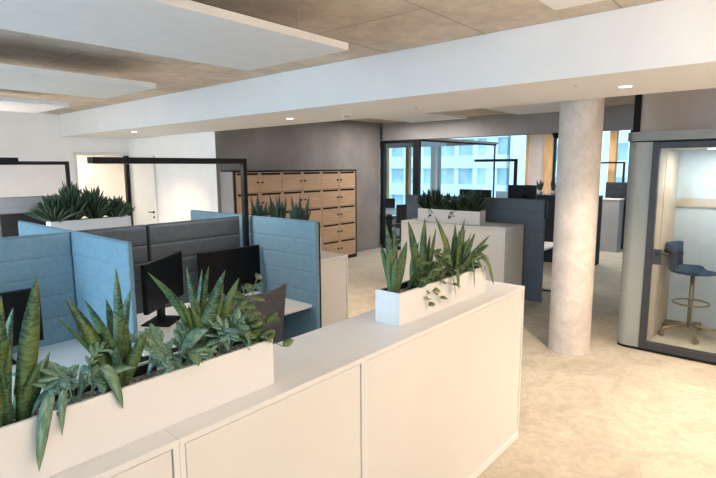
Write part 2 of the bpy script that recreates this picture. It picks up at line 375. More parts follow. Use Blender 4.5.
# meeting room glazing ------------------------------------------------------------------
g = sroot('glazing_meeting_room', (9.4, 6.4, 0))
gf = MB().box(9.37, 9.47, 6.32, 6.47, .003, SZ-.002)
obj('corner_post', gf, black, g)
obj('wall_post', MB().box(9.38, 9.47, 7.30, 7.398, .003, SZ-.002), black, g)
obj('head_rail', MB().box(9.38, 9.469, 6.471, 7.299, 2.43, SZ-.002), black, g)
obj('foot_rail', MB().box(9.38, 9.469, 6.471, 7.299, .003, .07), black, g)
obj('glass_pane', MB().box(9.415, 9.43, 6.471, 7.299, .07, 2.43, 0), clear_glass, g)
obj('head_rail', MB().box(9.471, 13.18, 6.33, 6.40, 2.46, SZ-.002), black, g)
obj('foot_rail', MB().box(9.471, 13.18, 6.33, 6.40, .003, .07), black, g)
for a, b in ((9.471, 11.28), (11.285, 13.15)): obj('glass_pane', MB().box(a, b, 6.36, 6.372, .07, 2.46, 0), clear_glass, g)
obj('end_post', MB().box(13.151, 13.175, 6.35, 6.40, .003, SZ-.002), black, g)
struct('trim_2', MB().box(9.75, 13.2, 6.3, 12.55, SZ, SZ+.05, 0), bulk_paint)
# meeting room furniture
t = thing('meeting_table', 'white meeting table inside the glass meeting room', 'table', (10.9, 8.2, 0))
poly = [(10.9+.75*math.copysign(abs(math.cos(a))**.7, math.cos(a)), 8.25+.95*math.copysign(abs(math.sin(a))**.7, math.sin(a))) for a in [2*PI*k/40 for k in range(40)]]
obj('table_top', MB().prism(poly, .71, .74), desk_white, t)
obj('pedestal', MB().lathe((10.9, 8.25), [(.30, .002), (.29, .02), (.05, .05), (.05, .709)], 28), black, t, True)
def guest_chair(x, y, rz, lab):
    t = thing('meeting_chair', lab, 'chair', (x, y, 0), 'black chairs in the meeting room', rz)
    obj('seat', MB().box(-.22, .22, -.22, .22, .43, .48, .02), black, t, local=True)
    obj('backrest', MB().box(-.21, .21, .19, .23, .55, 1.0, .02).tube([(0, .2, .45), (0, .22, .6)], .02), black, t, local=True)
    obj('stem', MB().cyl((0, 0), .03, .06, .429, 14), black, t, local=True)
    for k in range(4):
        a = PI/4+k*PI/2; obj('foot', MB().tube([(.02*math.cos(a), .02*math.sin(a), .08), (.26*math.cos(a), .26*math.sin(a), .02)], [.022, .016], 8), black, t, local=True)
guest_chair(11.55, 8.85, -1.0, 'black chair at the far left of the white meeting table')
guest_chair(11.75, 8.00, -1.4, 'black chair at the far right of the white meeting table')
guest_chair(10.15, 7.35, 2.6, 'black chair on the near side of the white meeting table')

# ------------------------------------------------------------------ plant builders
def blade(mb, base, tip, width, bend=(0, 0, 0), face=None, n=12, fold=.22, twist=0.0, prof=None):
    base, tip = Vector(base), Vector(tip); mid = (base+tip)/2+Vector(bend)
    d = (tip-base).normalized(); face = Vector(face) if face else Vector((random.uniform(-.6, .6), -1, .15))
    side0 = d.cross(face).normalized(); vs = []; fs = []; uv = []
    for i in range(n+1):
        t = i/n; p = base*(1-t)**2+mid*2*t*(1-t)+tip*t*t
        dd = ((mid-base)*2*(1-t)+(tip-mid)*2*t).normalized()
        s = (Matrix.Rotation(twist*t, 3, dd) @ (side0-dd*side0.dot(dd))).normalized(); nrm = s.cross(dd)
        if prof: wd = width*prof(t)/2
        else: wd = width*(.48+.52*math.sin(min(t/.45, 1)*PI/2))*(1-max(0, (t-.45)/.55)**2.3)/2+.0006
        th = max(.0007, width*.045*(1-t))
        vs += [p-s*wd+nrm*wd*fold, p-nrm*th, p+s*wd+nrm*wd*fold, p+nrm*th]
        uv += [(0, t), (.5, t+.02), (1, t), (.5, t+.02)]
    for i in range(n):
        a, b = 4*i, 4*i+4
        for k in range(4): fs.append((a+k, a+(k+1) % 4, b+(k+1) % 4, b+k))
    fs.append((0, 1, 2, 3)); mb.add(vs, fs, uv)
def crown(mb, pts, z, r=.028):
    for x, y in pts: mb.lathe((x, y), [(r, z-.02), (r*.8, z), (r*.3, z+.01)], 10)
def snake_plant(leaves, label, cat='plant', group=None, z=1.235, m=None):
    mb = MB(); xs = [l[0] for l in leaves]; ys = [l[1] for l in leaves]
    cx, cy = sum(xs)/len(xs), sum(ys)/len(ys)
    crown(mb, [(cx, cy)], z, .04)
    for x, y, tx, ty, tz, wd in leaves:
        k = random.uniform(-.012, .012)
        x2 = cx+(x-cx)*.9
        blade(mb, (x2, y, z-.005), (tx, ty, tz), wd*.92, ((x2-tx)*.3+k*1.6, random.uniform(-.01, .01), .0), face=(random.uniform(-1.3, .1), random.uniform(-1.2, -.7), .15), twist=random.uniform(-.5, .5), n=16)
    t = thing('snake_plant', label, cat, (cx, cy, z-.02), group)
    obj('leaves', mb, m or snake_m, t, True)
    return t
def snake_auto(cx, cy, z, h, n, spread, label, group, m, wd=.045, dx=None):
    L = []
    for k in range(n):
        a = 2*PI*k/n+random.uniform(-.5, .5); q = spread*random.uniform(.3, 1)
        L.append((cx+.025*math.cos(a), cy+.02*math.sin(a), cx+q*math.cos(a), cy+q*math.sin(a), z+h*random.uniform(.6, 1.0), wd*random.uniform(.75, 1.1)))
    L[0] = (cx, cy, cx+.01, cy, z+h, wd)
    return snake_plant(L, label, 'plant', group, z, m)
def frond_prof(lobes):
    def f(t):
        e = math.sin(min(1, t*1.15+.02)*PI)**.6 if t < .87 else max(0, (1-t)/.13)*.55
        env = (.35+.65*math.sin(PI*min(1, t/.6)*.5)) * (1-max(0, (t-.6)/.4)**1.6)
        st = min(1, max(0, (t-.16)/.10))
        return (.10+.90*st*env*(.62+.38*math.cos(lobes*2*PI*t)))*(1 if t < .98 else .3)
    return f
def frond(mb, base, tip, width, lift=.06, lobes=3.5, face=None, n=12, strap=False):
    base, tip = Vector(base), Vector(tip); mid = (base+tip)/2+Vector((0, 0, lift)); up = Vector(face or (random.uniform(-.4, .4), -.5, .9)).normalized()
    if strap or random.random() < .4:                       # an undivided strap leaf
        blade(mb, base, tip, width*.62, (0, 0, lift), up, 14, .10, random.uniform(-.4, .4), lambda t: .07 if t < (.42 if strap else .2) else .07+.93*max(0, math.sin(PI*((t-(.42 if strap else .2))/(.58 if strap else .8))**.95))**.65)
        return
    blade(mb, base, tip, width*.34, (0, 0, lift), up, n, .08, 0, lambda t: .12 if t < .3 else .12+.88*max(0, math.sin(PI*(t-.3)/.7))**.6)
    for t in (.38, .50, .62, .74, .86):
        p = base*(1-t)**2+mid*2*t*(1-t)+tip*t*t; d = ((mid-base)*2*(1-t)+(tip-mid)*2*t).normalized()
        sd = d.cross(up).normalized(); L = width*(.35+.45*math.sin(PI*(t-.2)/.85))*random.uniform(.8, 1.15)
        for q in (-1, 1):
            e = p+sd*q*L+d*L*random.uniform(.5, .9)+up*random.uniform(-.006, .006)
            blade(mb, p-d*.004, e, L*.55, (0, 0, .003), up, 7, .05, 0, lambda t: .55+.45*math.sin(PI*min(1, t*.9+.1)) if t < .75 else max(.03, (1-((t-.75)/.25)**2))*.72)
def fern(cx, cy, z, n, reach, label, extra=(), m=None, wd=.055, hang=.02, group=None, up=.13):
    mb = MB(); crown(mb, [(cx, cy)], z, .03)
    for k in range(n):
        a = 2*PI*k/n+random.uniform(-.35, .35); q = reach*random.uniform(.55, 1.1)
        dx_, dy_ = math.cos(a)*q*1.25, math.sin(a)*q*.75
        tz = z+random.uniform(-hang, up)
        if -.075 < dy_ < 0 or dy_ > 0: tz = max(tz, z+.02)
        frond(mb, (cx+.008*math.cos(a), cy+.008*math.sin(a), z), (cx+dx_, cy+dy_, tz), wd*random.uniform(.7, 1.15), random.uniform(.07, .15), random.choice((2.5, 3.5)))
    for b, tp, wdt, lift in extra: frond(mb, b, tp, wdt*1.2, lift+(.11 if tp[2] < z else 0), 2.5, (0, -.9, .5) if tp[2] < z else None, strap=tp[2] < z)
    t = thing('fern', label, 'plant', (cx, cy, z-.02), group); obj('fronds', mb, m or fern_m, t, True); return t
def oval(t): return max(.02, math.sin(PI*min(1, t**.8))**.85)
def leafy(cx, cy, z, stems, label, m, group=None, wd=.036):
    mb = MB(); crown(mb, [(cx, cy)], z, .03); stem_mb = MB()
    for tx, ty, tz, nl in stems:
        b = Vector((cx, cy, z)); tp = Vector((tx, ty, tz)); mid = (b+tp)/2+Vector((0, 0, .05)); pts = []
        for i in range(9):
            t = i/8; pts.append(b*(1-t)**2+mid*2*t*(1-t)+tp*t*t)
        stem_mb.tube(pts, .0018, 5)
        for k in range(nl):
            p = pts[2+int(k*6.0/max(1, nl-1))]; a = k*2.4+random.uniform(-.5, .5); l = random.uniform(.035, .06)
            blade(mb, p, p+Vector((math.cos(a)*l, math.sin(a)*l*.8-.01, random.uniform(-.02, .04))), wd*random.uniform(.75, 1.1), (0, 0, .008), (random.uniform(-.5, .5), -.7, .8), 8, .2, 0, oval)
    t = thing('trailing_plant', label, 'plant', (cx, cy, z-.02), group)
    obj('stems', stem_mb, m, t, True); obj('leaves', mb, m, t, True); return t
def strap_plant(cx, cy, z, h, n, spread, label, group, m=None, wd=.04):
    mb = MB(); crown(mb, [(cx, cy)], z, .04)
    for k in range(n):
        a = k*2.4; f = k/n; q = spread*(.25+.75*f)*random.uniform(.8, 1.1); hh = h*(1-.6*f)*random.uniform(.85, 1.05)
        blade(mb, (cx+.015*math.cos(a), cy+.015*math.sin(a), z+h*.12*(1-f)), (cx+q*math.cos(a), cy+q*math.sin(a), z+hh), wd*random.uniform(.8, 1.1), (q*.15*math.cos(a), q*.15*math.sin(a), hh*.22), None, 9, .25)
    t = thing('strap_leaf_plant', label, 'plant', (cx, cy, z-.02), group); obj('leaves', mb, m or drac_m, t, True); return t

def planter(x0, x1, y0, y1, z0, z1, label, group, real_pebbles=True):
    t = thing('planter', label, 'planter', ((x0+x1)/2, (y0+y1)/2, z0), group)
    th = .012; b = MB()
    b.box(x0, x1, y0, y0+th, z0, z1, .002).box(x0, x1, y1-th, y1, z0, z1, .002).box(x0, x0+th, y0+th, y1-th, z0, z1, .002).box(x1-th, x1, y0+th, y1-th, z0, z1, .002).box(x0+th, x1-th, y0+th, y1-th, z0, z0+.012, 0)
    obj('box', b, planter_m, t)
    l = MB(); q = th+.001; e = .005
    for a in ((x0+q, x1-q, y0+q, y0+q+e), (x0+q, x1-q, y1-q-e, y1-q), (x0+q, x0+q+e, y0+q+e, y1-q-e), (x1-q-e, x1-q, y0+q+e, y1-q-e)): l.box(*a, z0+.02, z1-.006, 0)
    obj('liner', l, liner, t)
    gm = MB(); X0, X1, Y0, Y1 = x0+q+e+.001, x1-q-e-.001, y0+q+e+.001, y1-q-e-.001
    zt = z1-.038; nx, ny = max(8, int((X1-X0)/.012)), max(4, int((Y1-Y0)/.012))
    vs = [(X0+(X1-X0)*i/nx, Y0+(Y1-Y0)*j/ny, zt+random.uniform(-.004, .006)) for i in range(nx+1) for j in range(ny+1)]
    fs = [(i*(ny+1)+j, (i+1)*(ny+1)+j, (i+1)*(ny+1)+j+1, i*(ny+1)+j+1) for i in range(nx) for j in range(ny)]
    gm.add(vs, fs)
    gm.add([(X0, Y0, zt-.06), (X1, Y0, zt-.06), (X1, Y1, zt-.06), (X0, Y1, zt-.06)], [(0, 1, 2, 3)])
    if real_pebbles:
        for k in range(int((X1-X0)*900)):
            px, py, r = random.uniform(X0+.006, X1-.006), random.uniform(Y0+.006, Y1-.006), random.uniform(.0035, .0065)
            b2 = bmesh.new(); bmesh.ops.create_icosphere(b2, subdivisions=1, radius=r)
            gm.bm(b2, Matrix.Translation((px, py, zt+.005)) @ Matrix.Diagonal((1.2, 1, .7, 1))); b2.free()
    go = obj('gravel', gm, pebble, t, True); go['kind'] = 'stuff'
    return t

# ------------------------------------------------------------------ foreground cabinet row
KZ = 1.097; KY0, KY1 = 1.335, 1.76
def cabinet(x0, x1, y0, y1, z1, label, group, face='-y', strip=False, inset=.006):
    t = thing('sideboard_cabinet', label, 'cabinet', ((x0+x1)/2, (y0+y1)/2, 0), group)
    s = .019; pl = .05
    if face == '-y':
        obj('top_panel', MB().box(x0, x1, y0, y1, z1-.022, z1, .0025), lam_edge, t)
        obj('side_panel', MB().box(x0, x0+s, y0+.002, y1, pl, z1-.0225, .002), lam_edge, t)
        obj('side_panel', MB().box(x1-s, x1, y0+.002, y1, pl, z1-.0225, .002), lam_edge, t)
        obj('back_panel', MB().box(x0+s+.004, x1-s-.004, y0+inset, y0+inset+.016, pl+.002, z1-.027, .0015), lam, t)
        obj('inner_panel', MB().box(x0+s+.001, x1-s-.001, y1-.02, y1-.002, pl+.002, z1-.025, .0015), lam, t)
        obj('plinth', MB().box(x0+.001, x1-.001, y0, y1, .002, pl-.001, .003), lam_edge, t)
    else:
        obj('top_panel', MB().box(x0, x1, y0, y1, z1-.022, z1, .0025), lam_edge, t)
        obj('side_panel', MB().box(x0+.002, x1, y0, y0+s, pl, z1-.0225, .002), lam_edge, t)
        obj('side_panel', MB().box(x0+.002, x1, y1-s, y1, pl, z1-.0225, .002), lam_edge, t)
        obj('back_panel', MB().box(x0+inset, x0+inset+.016, y0+s+.004, y1-s-.004, pl+.002, z1-.027, .0015), lam, t)
        obj('inner_panel', MB().box(x1-.02, x1-.002, y0+s+.001, y1-s-.001, pl+.002, z1-.025, .0015), lam, t)
        obj('plinth', MB().box(x0, x1, y0+.001, y1-.001, .002, pl-.001, .003), lam_edge, t)
    return t
G1 = 'white cabinets of the foreground row'
cabinet(-.20, .722, KY0, KY1, KZ, 'white cabinet at the near left end, cut off by the bottom left corner', G1)
cabinet(.7225, 1.588, KY0, KY1, KZ, 'white cabinet in the middle of the foreground row, below the long planter end', G1)
cabinet(1.5885, 3.275, KY0, KY1, KZ, 'wide white cabinet at the free end of the foreground row', G1)
GP = 'white planters on cabinets'
planter(.255, 1.165, 1.425, 1.58, KZ, 1.27, 'long white planter nearest, left of the row, with snake plants and ferns', GP)
planter(2.015, 2.955, 1.465, 1.62, KZ, 1.268, 'white planter on the wide end cabinet of the foreground row', GP)
GS = 'snake plants in the foreground planters'
A = [(0.37, 1.484, 0.435, 1.482, 1.624, 0.05), (0.345, 1.492, 0.378, 1.494, 1.548, 0.042), (0.331, 1.512, 0.35, 1.472, 1.589, 0.04), (0.305, 1.47, 0.317, 1.489, 1.526, 0.04), (0.368, 1.496, 0.422, 1.462, 1.403, 0.03), (0.37, 1.53, 0.414, 1.523, 1.474, 0.036), (0.395, 1.521, 0.458, 1.514, 1.403, 0.036)]
B = [(0.632, 1.514, 0.636, 1.479, 1.617, 0.034), (0.606, 1.499, 0.512, 1.529, 1.541, 0.044), (0.629, 1.496, 0.557, 1.513, 1.529, 0.046), (0.643, 1.518, 0.675, 1.475, 1.548, 0.044), (0.635, 1.514, 0.618, 1.517, 1.519, 0.036), (0.631, 1.497, 0.706, 1.45, 1.422, 0.04), (0.637, 1.525, 0.579, 1.515, 1.434, 0.03), (0.637, 1.504, 0.489, 1.535, 1.487, 0.02)]
Cc = [(0.93, 1.5, 0.759, 1.537, 1.574, 0.046), (0.918, 1.489, 0.879, 1.51, 1.579, 0.034), (0.896, 1.49, 0.944, 1.522, 1.557, 0.03), (0.931, 1.529, 0.951, 1.49, 1.57, 0.03), (0.885, 1.484, 0.99, 1.453, 1.555, 0.05), (0.964, 1.53, 1.025, 1.518, 1.49, 0.034), (0.955, 1.51, 1.071, 1.489, 1.509, 0.048), (0.913, 1.509, 0.83, 1.487, 1.48, 0.036), (0.923, 1.491, 0.974, 1.492, 1.447, 0.03)]
D1 = [(2.054, 1.541, 2.038, 1.568, 1.608, 0.05), (2.081, 1.548, 2.12, 1.576, 1.615, 0.045), (2.08, 1.556, 2.021, 1.591, 1.51, 0.035), (2.105, 1.553, 2.157, 1.522, 1.516, 0.05), (2.071, 1.555, 2.04, 1.589, 1.445, 0.03)]
D2 = [(2.329, 1.564, 2.225, 1.564, 1.615, 0.05), (2.341, 1.556, 2.334, 1.528, 1.625, 0.045), (2.215, 1.56, 2.452, 1.56, 1.368, 0.05), (2.354, 1.535, 2.391, 1.492, 1.565, 0.045), (2.269, 1.556, 2.372, 1.591, 1.479, 0.04)]
E2 = [(2.6, 1.511, 2.438, 1.531, 1.625, 0.045), (2.678, 1.539, 2.62, 1.505, 1.571, 0.042), (2.674, 1.526, 2.80, 1.541, 1.58, 0.036), (2.75, 1.55, 2.917, 1.525, 1.48, 0.036), (2.80, 1.548, 3.09, 1.51, 1.45, 0.03), (2.80, 1.553, 3.03, 1.536, 1.376, 0.03), (2.677, 1.559, 2.643, 1.591, 1.46, 0.035), (2.75, 1.537, 2.876, 1.57, 1.436, 0.035)]
def lances(cx, y, n, h, sp):
    out = []
    for k in range(n):
        a = 2*PI*k/n+random.uniform(-.3, .3); q = sp*random.uniform(.4, 1)
        out.append((cx+.03*math.cos(a), y+.015*math.sin(a), cx+q*math.cos(a), y+.5*q*math.sin(a), 1.236+h*random.uniform(.55, 1), random.uniform(.03, .042)))
    return out
A += lances(.34, 1.50, 4, .2, .09); B += lances(.62, 1.50, 4, .22, .08); Cc += lances(.93, 1.505, 5, .24, .12)
D1 += lances(2.08, 1.55, 6, .30, .07); D2 += lances(2.33, 1.55, 7, .30, .12); E2 += lances(2.70, 1.545, 16, .30, .24)
snake_plant(A, 'tall snake plant at the left edge of the long near planter', group=GS)
snake_plant(B, 'snake plant with one thin upright leaf, in front of the blue divider', group=GS)
snake_plant(Cc, 'widest snake plant, in the right part of the long near planter', group=GS)
snake_plant(D1, 'snake plant at the left end of the end cabinet planter', group=GS)
snake_plant(D2, 'snake plant in the middle of the end cabinet planter', group=GS)
snake_plant(E2, 'spreading snake plant at the right of the end cabinet planter', group=GS)
GF = 'ferns in the foreground planters'
fern(.50, 1.485, 1.236, 13, .115, 'blue-green fern trailing over the front of the near planter, at left',
     [((.48, 1.47, 1.24), (.372, 1.395, 1.14), .046, .14), ((.49, 1.47, 1.24), (.435, 1.408, 1.205), .03, .10), ((.53, 1.47, 1.24), (.60, 1.415, 1.215), .046, .12), ((.5, 1.48, 1.24), (.47, 1.43, 1.345), .04, .05),
      ((.52, 1.48, 1.24), (.655, 1.44, 1.315), .05, .07), ((.5, 1.48, 1.24), (.42, 1.44, 1.33), .045, .06)], group=GF)
fern(.80, 1.485, 1.236, 13, .115, 'blue-green fern in the middle of the near planter, between two snake plants',
     [((.8, 1.48, 1.24), (.70, 1.44, 1.35), .06, .06), ((.8, 1.48, 1.24), (.90, 1.43, 1.37), .06, .08), ((.82, 1.48, 1.24), (.93, 1.43, 1.285), .05, .08)], group=GF)
fern(.985, 1.47, 1.236, 12, .095, 'fern with lobed leaves at the foot of the widest snake plant',
     [((.985, 1.47, 1.24), (1.03, 1.43, 1.36), .055, .07), ((.985, 1.47, 1.24), (.95, 1.425, 1.36), .055, .07)], group=GF)
leafy(1.09, 1.50, 1.236, [(1.10, 1.50, 1.46, 9), (1.15, 1.49, 1.49, 9), (1.05, 1.50, 1.43, 8), (1.20, 1.47, 1.32, 8), (1.10, 1.45, 1.33, 8), (1.19, 1.40, 1.24, 6), (1.03, 1.45, 1.31, 8), (1.07, 1.46, 1.38, 8), (1.14, 1.53, 1.36, 7), (1.13, 1.45, 1.28, 7)],
      'leafy green plant at the right end of the long near planter', pothos_m, 'leafy plants in the foreground planters')
leafy(2.30, 1.515, 1.236, [(2.25, 1.44, 1.16, 6), (2.36, 1.44, 1.18, 6), (2.38, 1.46, 1.36, 7), (2.45, 1.47, 1.40, 7), (2.2, 1.47, 1.3, 6), (2.47, 1.43, 1.24, 6), (2.33, 1.47, 1.35, 6), (2.25, 1.5, 1.40, 8), (2.42, 1.5, 1.44, 8), (2.5, 1.5, 1.36, 8), (2.55, 1.46, 1.30, 8), (2.18, 1.46, 1.27, 6)],
      'leafy plant hanging over the front of the end cabinet planter', pothos_m, 'leafy plants in the foreground planters')
fern(2.83, 1.535, 1.236, 14, .17, 'bushy plant with drooping leaves at the right end of the end cabinet planter',
     [((2.86, 1.5, 1.24), (2.99, 1.425, 1.14), .045, .16), ((2.8, 1.5, 1.24), (2.86, 1.43, 1.20), .035, .10), ((2.86, 1.54, 1.24), (3.10, 1.52, 1.38), .045, .08), ((2.86, 1.54, 1.24), (3.06, 1.50, 1.30), .045, .10), ((2.8, 1.5, 1.24), (2.74, 1.43, 1.17), .035, .12)], pothos_m, .045, group=GF, up=.22)
fern(2.48, 1.535, 1.236, 11, .13, 'fern in the middle of the end cabinet planter, between its snake plants',
     [((2.48, 1.5, 1.24), (2.52, 1.43, 1.15), .035, .13)], pothos_m, .045, group=GF, up=.20)
fern(2.62, 1.52, 1.236, 10, .10, 'fern under the spreading snake plant on the end cabinet', [((2.6, 1.5, 1.24), (2.55, 1.43, 1.19), .035, .1), ((2.7, 1.5, 1.24), (2.98, 1.43, 1.16), .045, .2), ((2.7, 1.5, 1.24), (2.93, 1.44, 1.34), .04, .1)], pothos_m, .04, group=GF)

# ------------------------------------------------------------------ desk screens
def screen(name_label, x0, x1, y0, y1, z0, z1, m, tr, group, seams=(.155, .295, .435, .60, .80, 1.0, 1.2)):
    # a quilted felt screen; runs along the longer of the two sides
    along_x = (x1-x0) > (y1-y0); t = thing('desk_screen', name_label, 'desk screen', ((x0+x1)/2, (y0+y1)/2, z0), group)
    L0, L1 = (x0, x1) if along_x else (y0, y1); c = (y0+y1)/2 if along_x else (x0+x1)/2; T = (y1-y0) if along_x else (x1-x0)
    zs = [(z0, T*.40)]; cuts = [z1-.012-s for s in seams if z1-.012-s > z0+.06]
    edges = sorted(cuts); prev = z0
    for e in edges+[z1-.012]:
        zs += [(prev+.006, T*.46), (prev+.02, T*.5), (e-.02, T*.5), (e-.006, T*.46), (e, T*.40)]; prev = e
    prof = [(h, z) for z, h in zs]
    ring = [(h, z) for h, z in prof]+[(-h, z) for h, z in reversed(prof)]
    e = .012; pts = []; us = [(L0, .55), (L0+e*.5, .9), (L0+e, 1), (L1-e, 1), (L1-e*.5, .9), (L1, .55)]
    n = len(ring); fs = []
    for u, k in us:
        for h, z in ring: pts.append((u, c+h*k, z) if along_x else (c+h*k, u, z))
    for i in range(len(us)-1):
        for j in range(n):
            q = (j+1) % n; fs.append((i*n+j, i*n+q, (i+1)*n+q, (i+1)*n+j))
    fs.append(list(range(n))[::-1]); fs.append([(len(us)-1)*n+j for j in range(n)])
    obj('felt_panel', MB().add(pts, fs), m, t)
    tb = MB()
    if along_x: tb.box(x0, x1, c-T*.36, c+T*.36, z1-.012, z1, .004)
    else: tb.box(c-T*.36, c+T*.36, y0, y1, z1-.012, z1, .004)
    obj('top_piping', tb, tr, t)
    return t
GD = 'felt desk screens of the near desk cluster'
SC = 3.97
screen('long blue screen at the left edge, behind the left monitor', -.35, 1.395, SC-.025, SC+.025, .04, 1.45, blue_fab, blue_trim, GD)
screen('narrow grey screen between the two blue dividers, left of the black gap', 1.443, 1.965, SC-.025, SC+.025, .04, 1.45, grey_fab, grey_trim, GD)
screen('grey screen behind the two black monitors', 1.985, 2.875, SC-.025, SC+.025, .04, 1.45, grey_fab, grey_trim, GD)
screen('light blue divider screen between the two near desks', 1.40, 1.438, 3.08, 5.15, .04, 1.452, blue_fab, blue_trim, GD)
screen('blue divider screen at the right end of the near desks', 2.94, 2.985, 3.0, 4.92, .04, 1.455, blue_fab, blue_trim, GD)
obj_post = obj('end_edge', MB().box(2.985, 2.993, 3.0, 4.92, .04, 1.445, .001), black, [o for o in C.objects if o.name.startswith('desk_screen')][-1])
obj('joint_post', MB().box(1.967, 1.983, SC-.02, SC+.02, .04, 1.445, .001), black, [o for o in C.objects if o.name.startswith('desk_screen')][2])

def desk(x0, x1, y0, y1, label, group, z=.74):
    t = thing('office_desk', label, 'desk', ((x0+x1)/2, (y0+y1)/2, 0), group)
    obj('desk_top', MB().box(x0, x1, y0, y1, z-.025, z, .003), desk_white, t)
    for x in (x0+.12, x1-.18):
        l = MB().box(x, x+.06, (y0+y1)/2-.03, (y0+y1)/2+.03, .025, z-.026, .004).box(x-.005, x+.065, y0+.08, y1-.08, .002, .024, .004)
        obj('desk_leg', l, dark_metal, t)
    return t
desk(-.30, 1.395, 3.10, 3.935, 'white desk behind the near planter, left of the light blue divider', 'white office desks', .66)
desk(1.445, 2.935, 3.05, 3.935, 'white desk with two black monitors, between the blue dividers', 'white office desks')

def monitor(x, y, z, w_, h_, rz, zc, label, group, base='round'):
    # x, y is the foot; faces local -Y
    t = thing('monitor', label, 'monitor', (x, y, z), group, rz)
    hz = zc-z
    obj('screen_housing', MB().box(-w_/2, w_/2, -.022, .012, hz-h_/2, hz+h_/2, .005), screen_b, t, local=True)
    obj('display', MB().box(-w_/2+.008, w_/2-.008, -.0235, -.0215, hz-h_/2+.012, hz+h_/2-.008, 0), mat('black glass display', (.004, .004, .005), .4, spec=.15, build=simple((.003, .003, .004), (.006, .006, .007), 5)), t, local=True)
    obj('stand', MB().box(-.035, .035, .013, .05, .012, hz+.03, .006), screen_b, t, local=True)
    obj('foot', MB().box(-.13, .13, -.09, .13, 0, .012, .005), screen_b, t, local=True)
    return t
GM = 'black monitors on the office desks'
monitor(.80, 3.78, .661, .62, .36, 0, .94, 'black monitor against the long blue screen at the left edge', GM)
monitor(1.875, 3.56, .741, .60, .36, math.radians(36), 1.06, 'black monitor turned sideways, left of the pair on the middle desk', GM)
monitor(2.60, 3.74, .741, .62, .36, math.radians(-2), 1.015, 'black monitor in the corner by the blue right divider', GM)

def luminaire(x_pole, y, z, x0, x1, axis, label, zfoot, group, thin=None, thick=.046, power=0, headh=None):
    t = thing('desk_lamp', label, 'lamp', ((x_pole, y, zfoot) if axis == 'x' else (y, x_pole, zfoot)), group)
    def bx(a, b, w_, z0, z1, bev=.003):
        return MB().box(a, b, y-w_, y+w_, z0, z1, bev) if axis == 'x' else MB().box(y-w_, y+w_, a, b, z0, z1, bev)
    obj('pole', bx(x_pole-.022, x_pole+.022, .022, zfoot+.012, z+thick), black, t)
    obj('base', bx(x_pole-.09, x_pole+.09, .06, zfoot+.0005, zfoot+.0125), black, t)
    a, b = x0, x1
    if thin:
        p, q = sorted((thin, x_pole-.0225 if thin < x_pole else x_pole+.0225)); obj('arm', bx(p, q, .018, z, z+thick-.001), black, t)
    hh = headh or thick; h = obj('lamp_head', bx(a, b, .05, z, z+hh), black, t)
    if power:  # fill light added above and below the head; its diffuser stays unlit
        for nm, zz, rx, pw in (('head_fill_down', z-.004, 0, power), ('head_fill_up', z+hh+.004, PI, power*.05)):
            lo = area(nm, ((a+b)/2, y, zz) if axis == 'x' else (y, (a+b)/2, zz), (b-a-.1, .06) if axis == 'x' else (.06, b-a-.1), NEUT, pw, (rx, 0, 0))
    obj('diffuser', bx(a+.03, b-.03, .035, z-.002, z-.0005, 0), mat('unlit diffuser', (.25, .25, .26), .5, build=simple((.24, .24, .25), (.27, .27, .28), 5)), h)
    return t
GL = 'black gallows lamps at the desks'
luminaire(2.875, 3.86, 1.937, 1.535, 2.852, 'x', 'black right-angled lamp rising by the blue right divider, arm over the middle desk', .741, GL, power=5)

# task chair at the middle desk, seen from behind
t = thing('task_chair', 'taupe task chair at the middle desk, seen from behind above the planter', 'chair', (1.965, 2.62, 0), None, math.radians(-9))
vs = []; fs = []; nu, nv = 14, 10
for layer in (0, 1):
    for i in range(nu+1):
        for j in range(nv+1):
            u = -1+2*i/nu; v = j/nv; hw = .205+.03*v
            x = u*hw; y = -.02-.05*(1-u*u)-.05*v+(.03 if layer == 0 else 0); zt = 1.105+.028*u*u
            z = .62+(zt-.62)*v
            vs.append((x, y, z))
n1 = (nu+1)*(nv+1)
for l in (0, 1):
    for i in range(nu):
        for j in range(nv):
            a = l*n1+i*(nv+1)+j; f = (a, a+nv+1, a+nv+2, a+1); fs.append(f if l else f[::-1])
for i in range(nu):
    for j in (0, nv):
        a = i*(nv+1)+j; fs.append((a, a+nv+1, a+nv+1+n1, a+n1))
for j in range(nv):
    for i in (0, nu):
        a = i*(nv+1)+j; fs.append((a, a+1, a+1+n1, a+n1))
obj('backrest', MB().add(vs, fs), taupe_fab, t, True, local=True)
obj('back_support', MB().tube([(0, .16, .40), (0, -.06, .42), (0, -.115, .56), (0, -.115, .80)], .022), black, t, True, local=True)
obj('seat', MB().box(-.24, .24, .0, .48, .44, .51, .03, seg=4), taupe_fab, t, local=True)
obj('gas_column', MB().cyl((0, .22), .028, .10, .439, 16), black, t, local=True)
for k in range(5):
    a = 2*PI*k/5+.3; e = (.30*math.cos(a), .22+.30*math.sin(a))
    f = obj('base_arm', MB().tube([(.03*math.cos(a), .22+.03*math.sin(a), .11), (e[0], e[1], .075)], [.022, .015]), black, t, True, local=True)
    obj('caster', MB().cyl((0, 0), .03, -.02, .02, 16, M=Matrix.Translation((e[0], e[1], .0305)) @ Matrix.Rotation(a, 4, 'Z') @ Matrix.Rotation(PI/2, 4, 'Y')), black, f, local=True)

# cabinet with snake plants at the right end of the near desks
cabinet(3.0, 3.457, 3.105, 4.92, KZ, 'white end cabinet right of the blue divider, before the lockers', 'white cabinets beside the desks')
planter(3.14, 3.30, 3.30, 4.24, KZ, 1.262, 'white planter hidden behind the blue right divider, before the lockers', GP, False)
GB = 'snake plants showing above the blue right divider'
for y, lab in ((4.12, 'leftmost of the three snake plants above the blue divider'), (3.79, 'middle one of the three snake plants above the blue divider'), (3.50, 'rightmost of the three snake plants above the blue divider')):
    snake_auto(3.22, y, 1.23, .42, 15, .12, lab, GB, snake_far, .045)

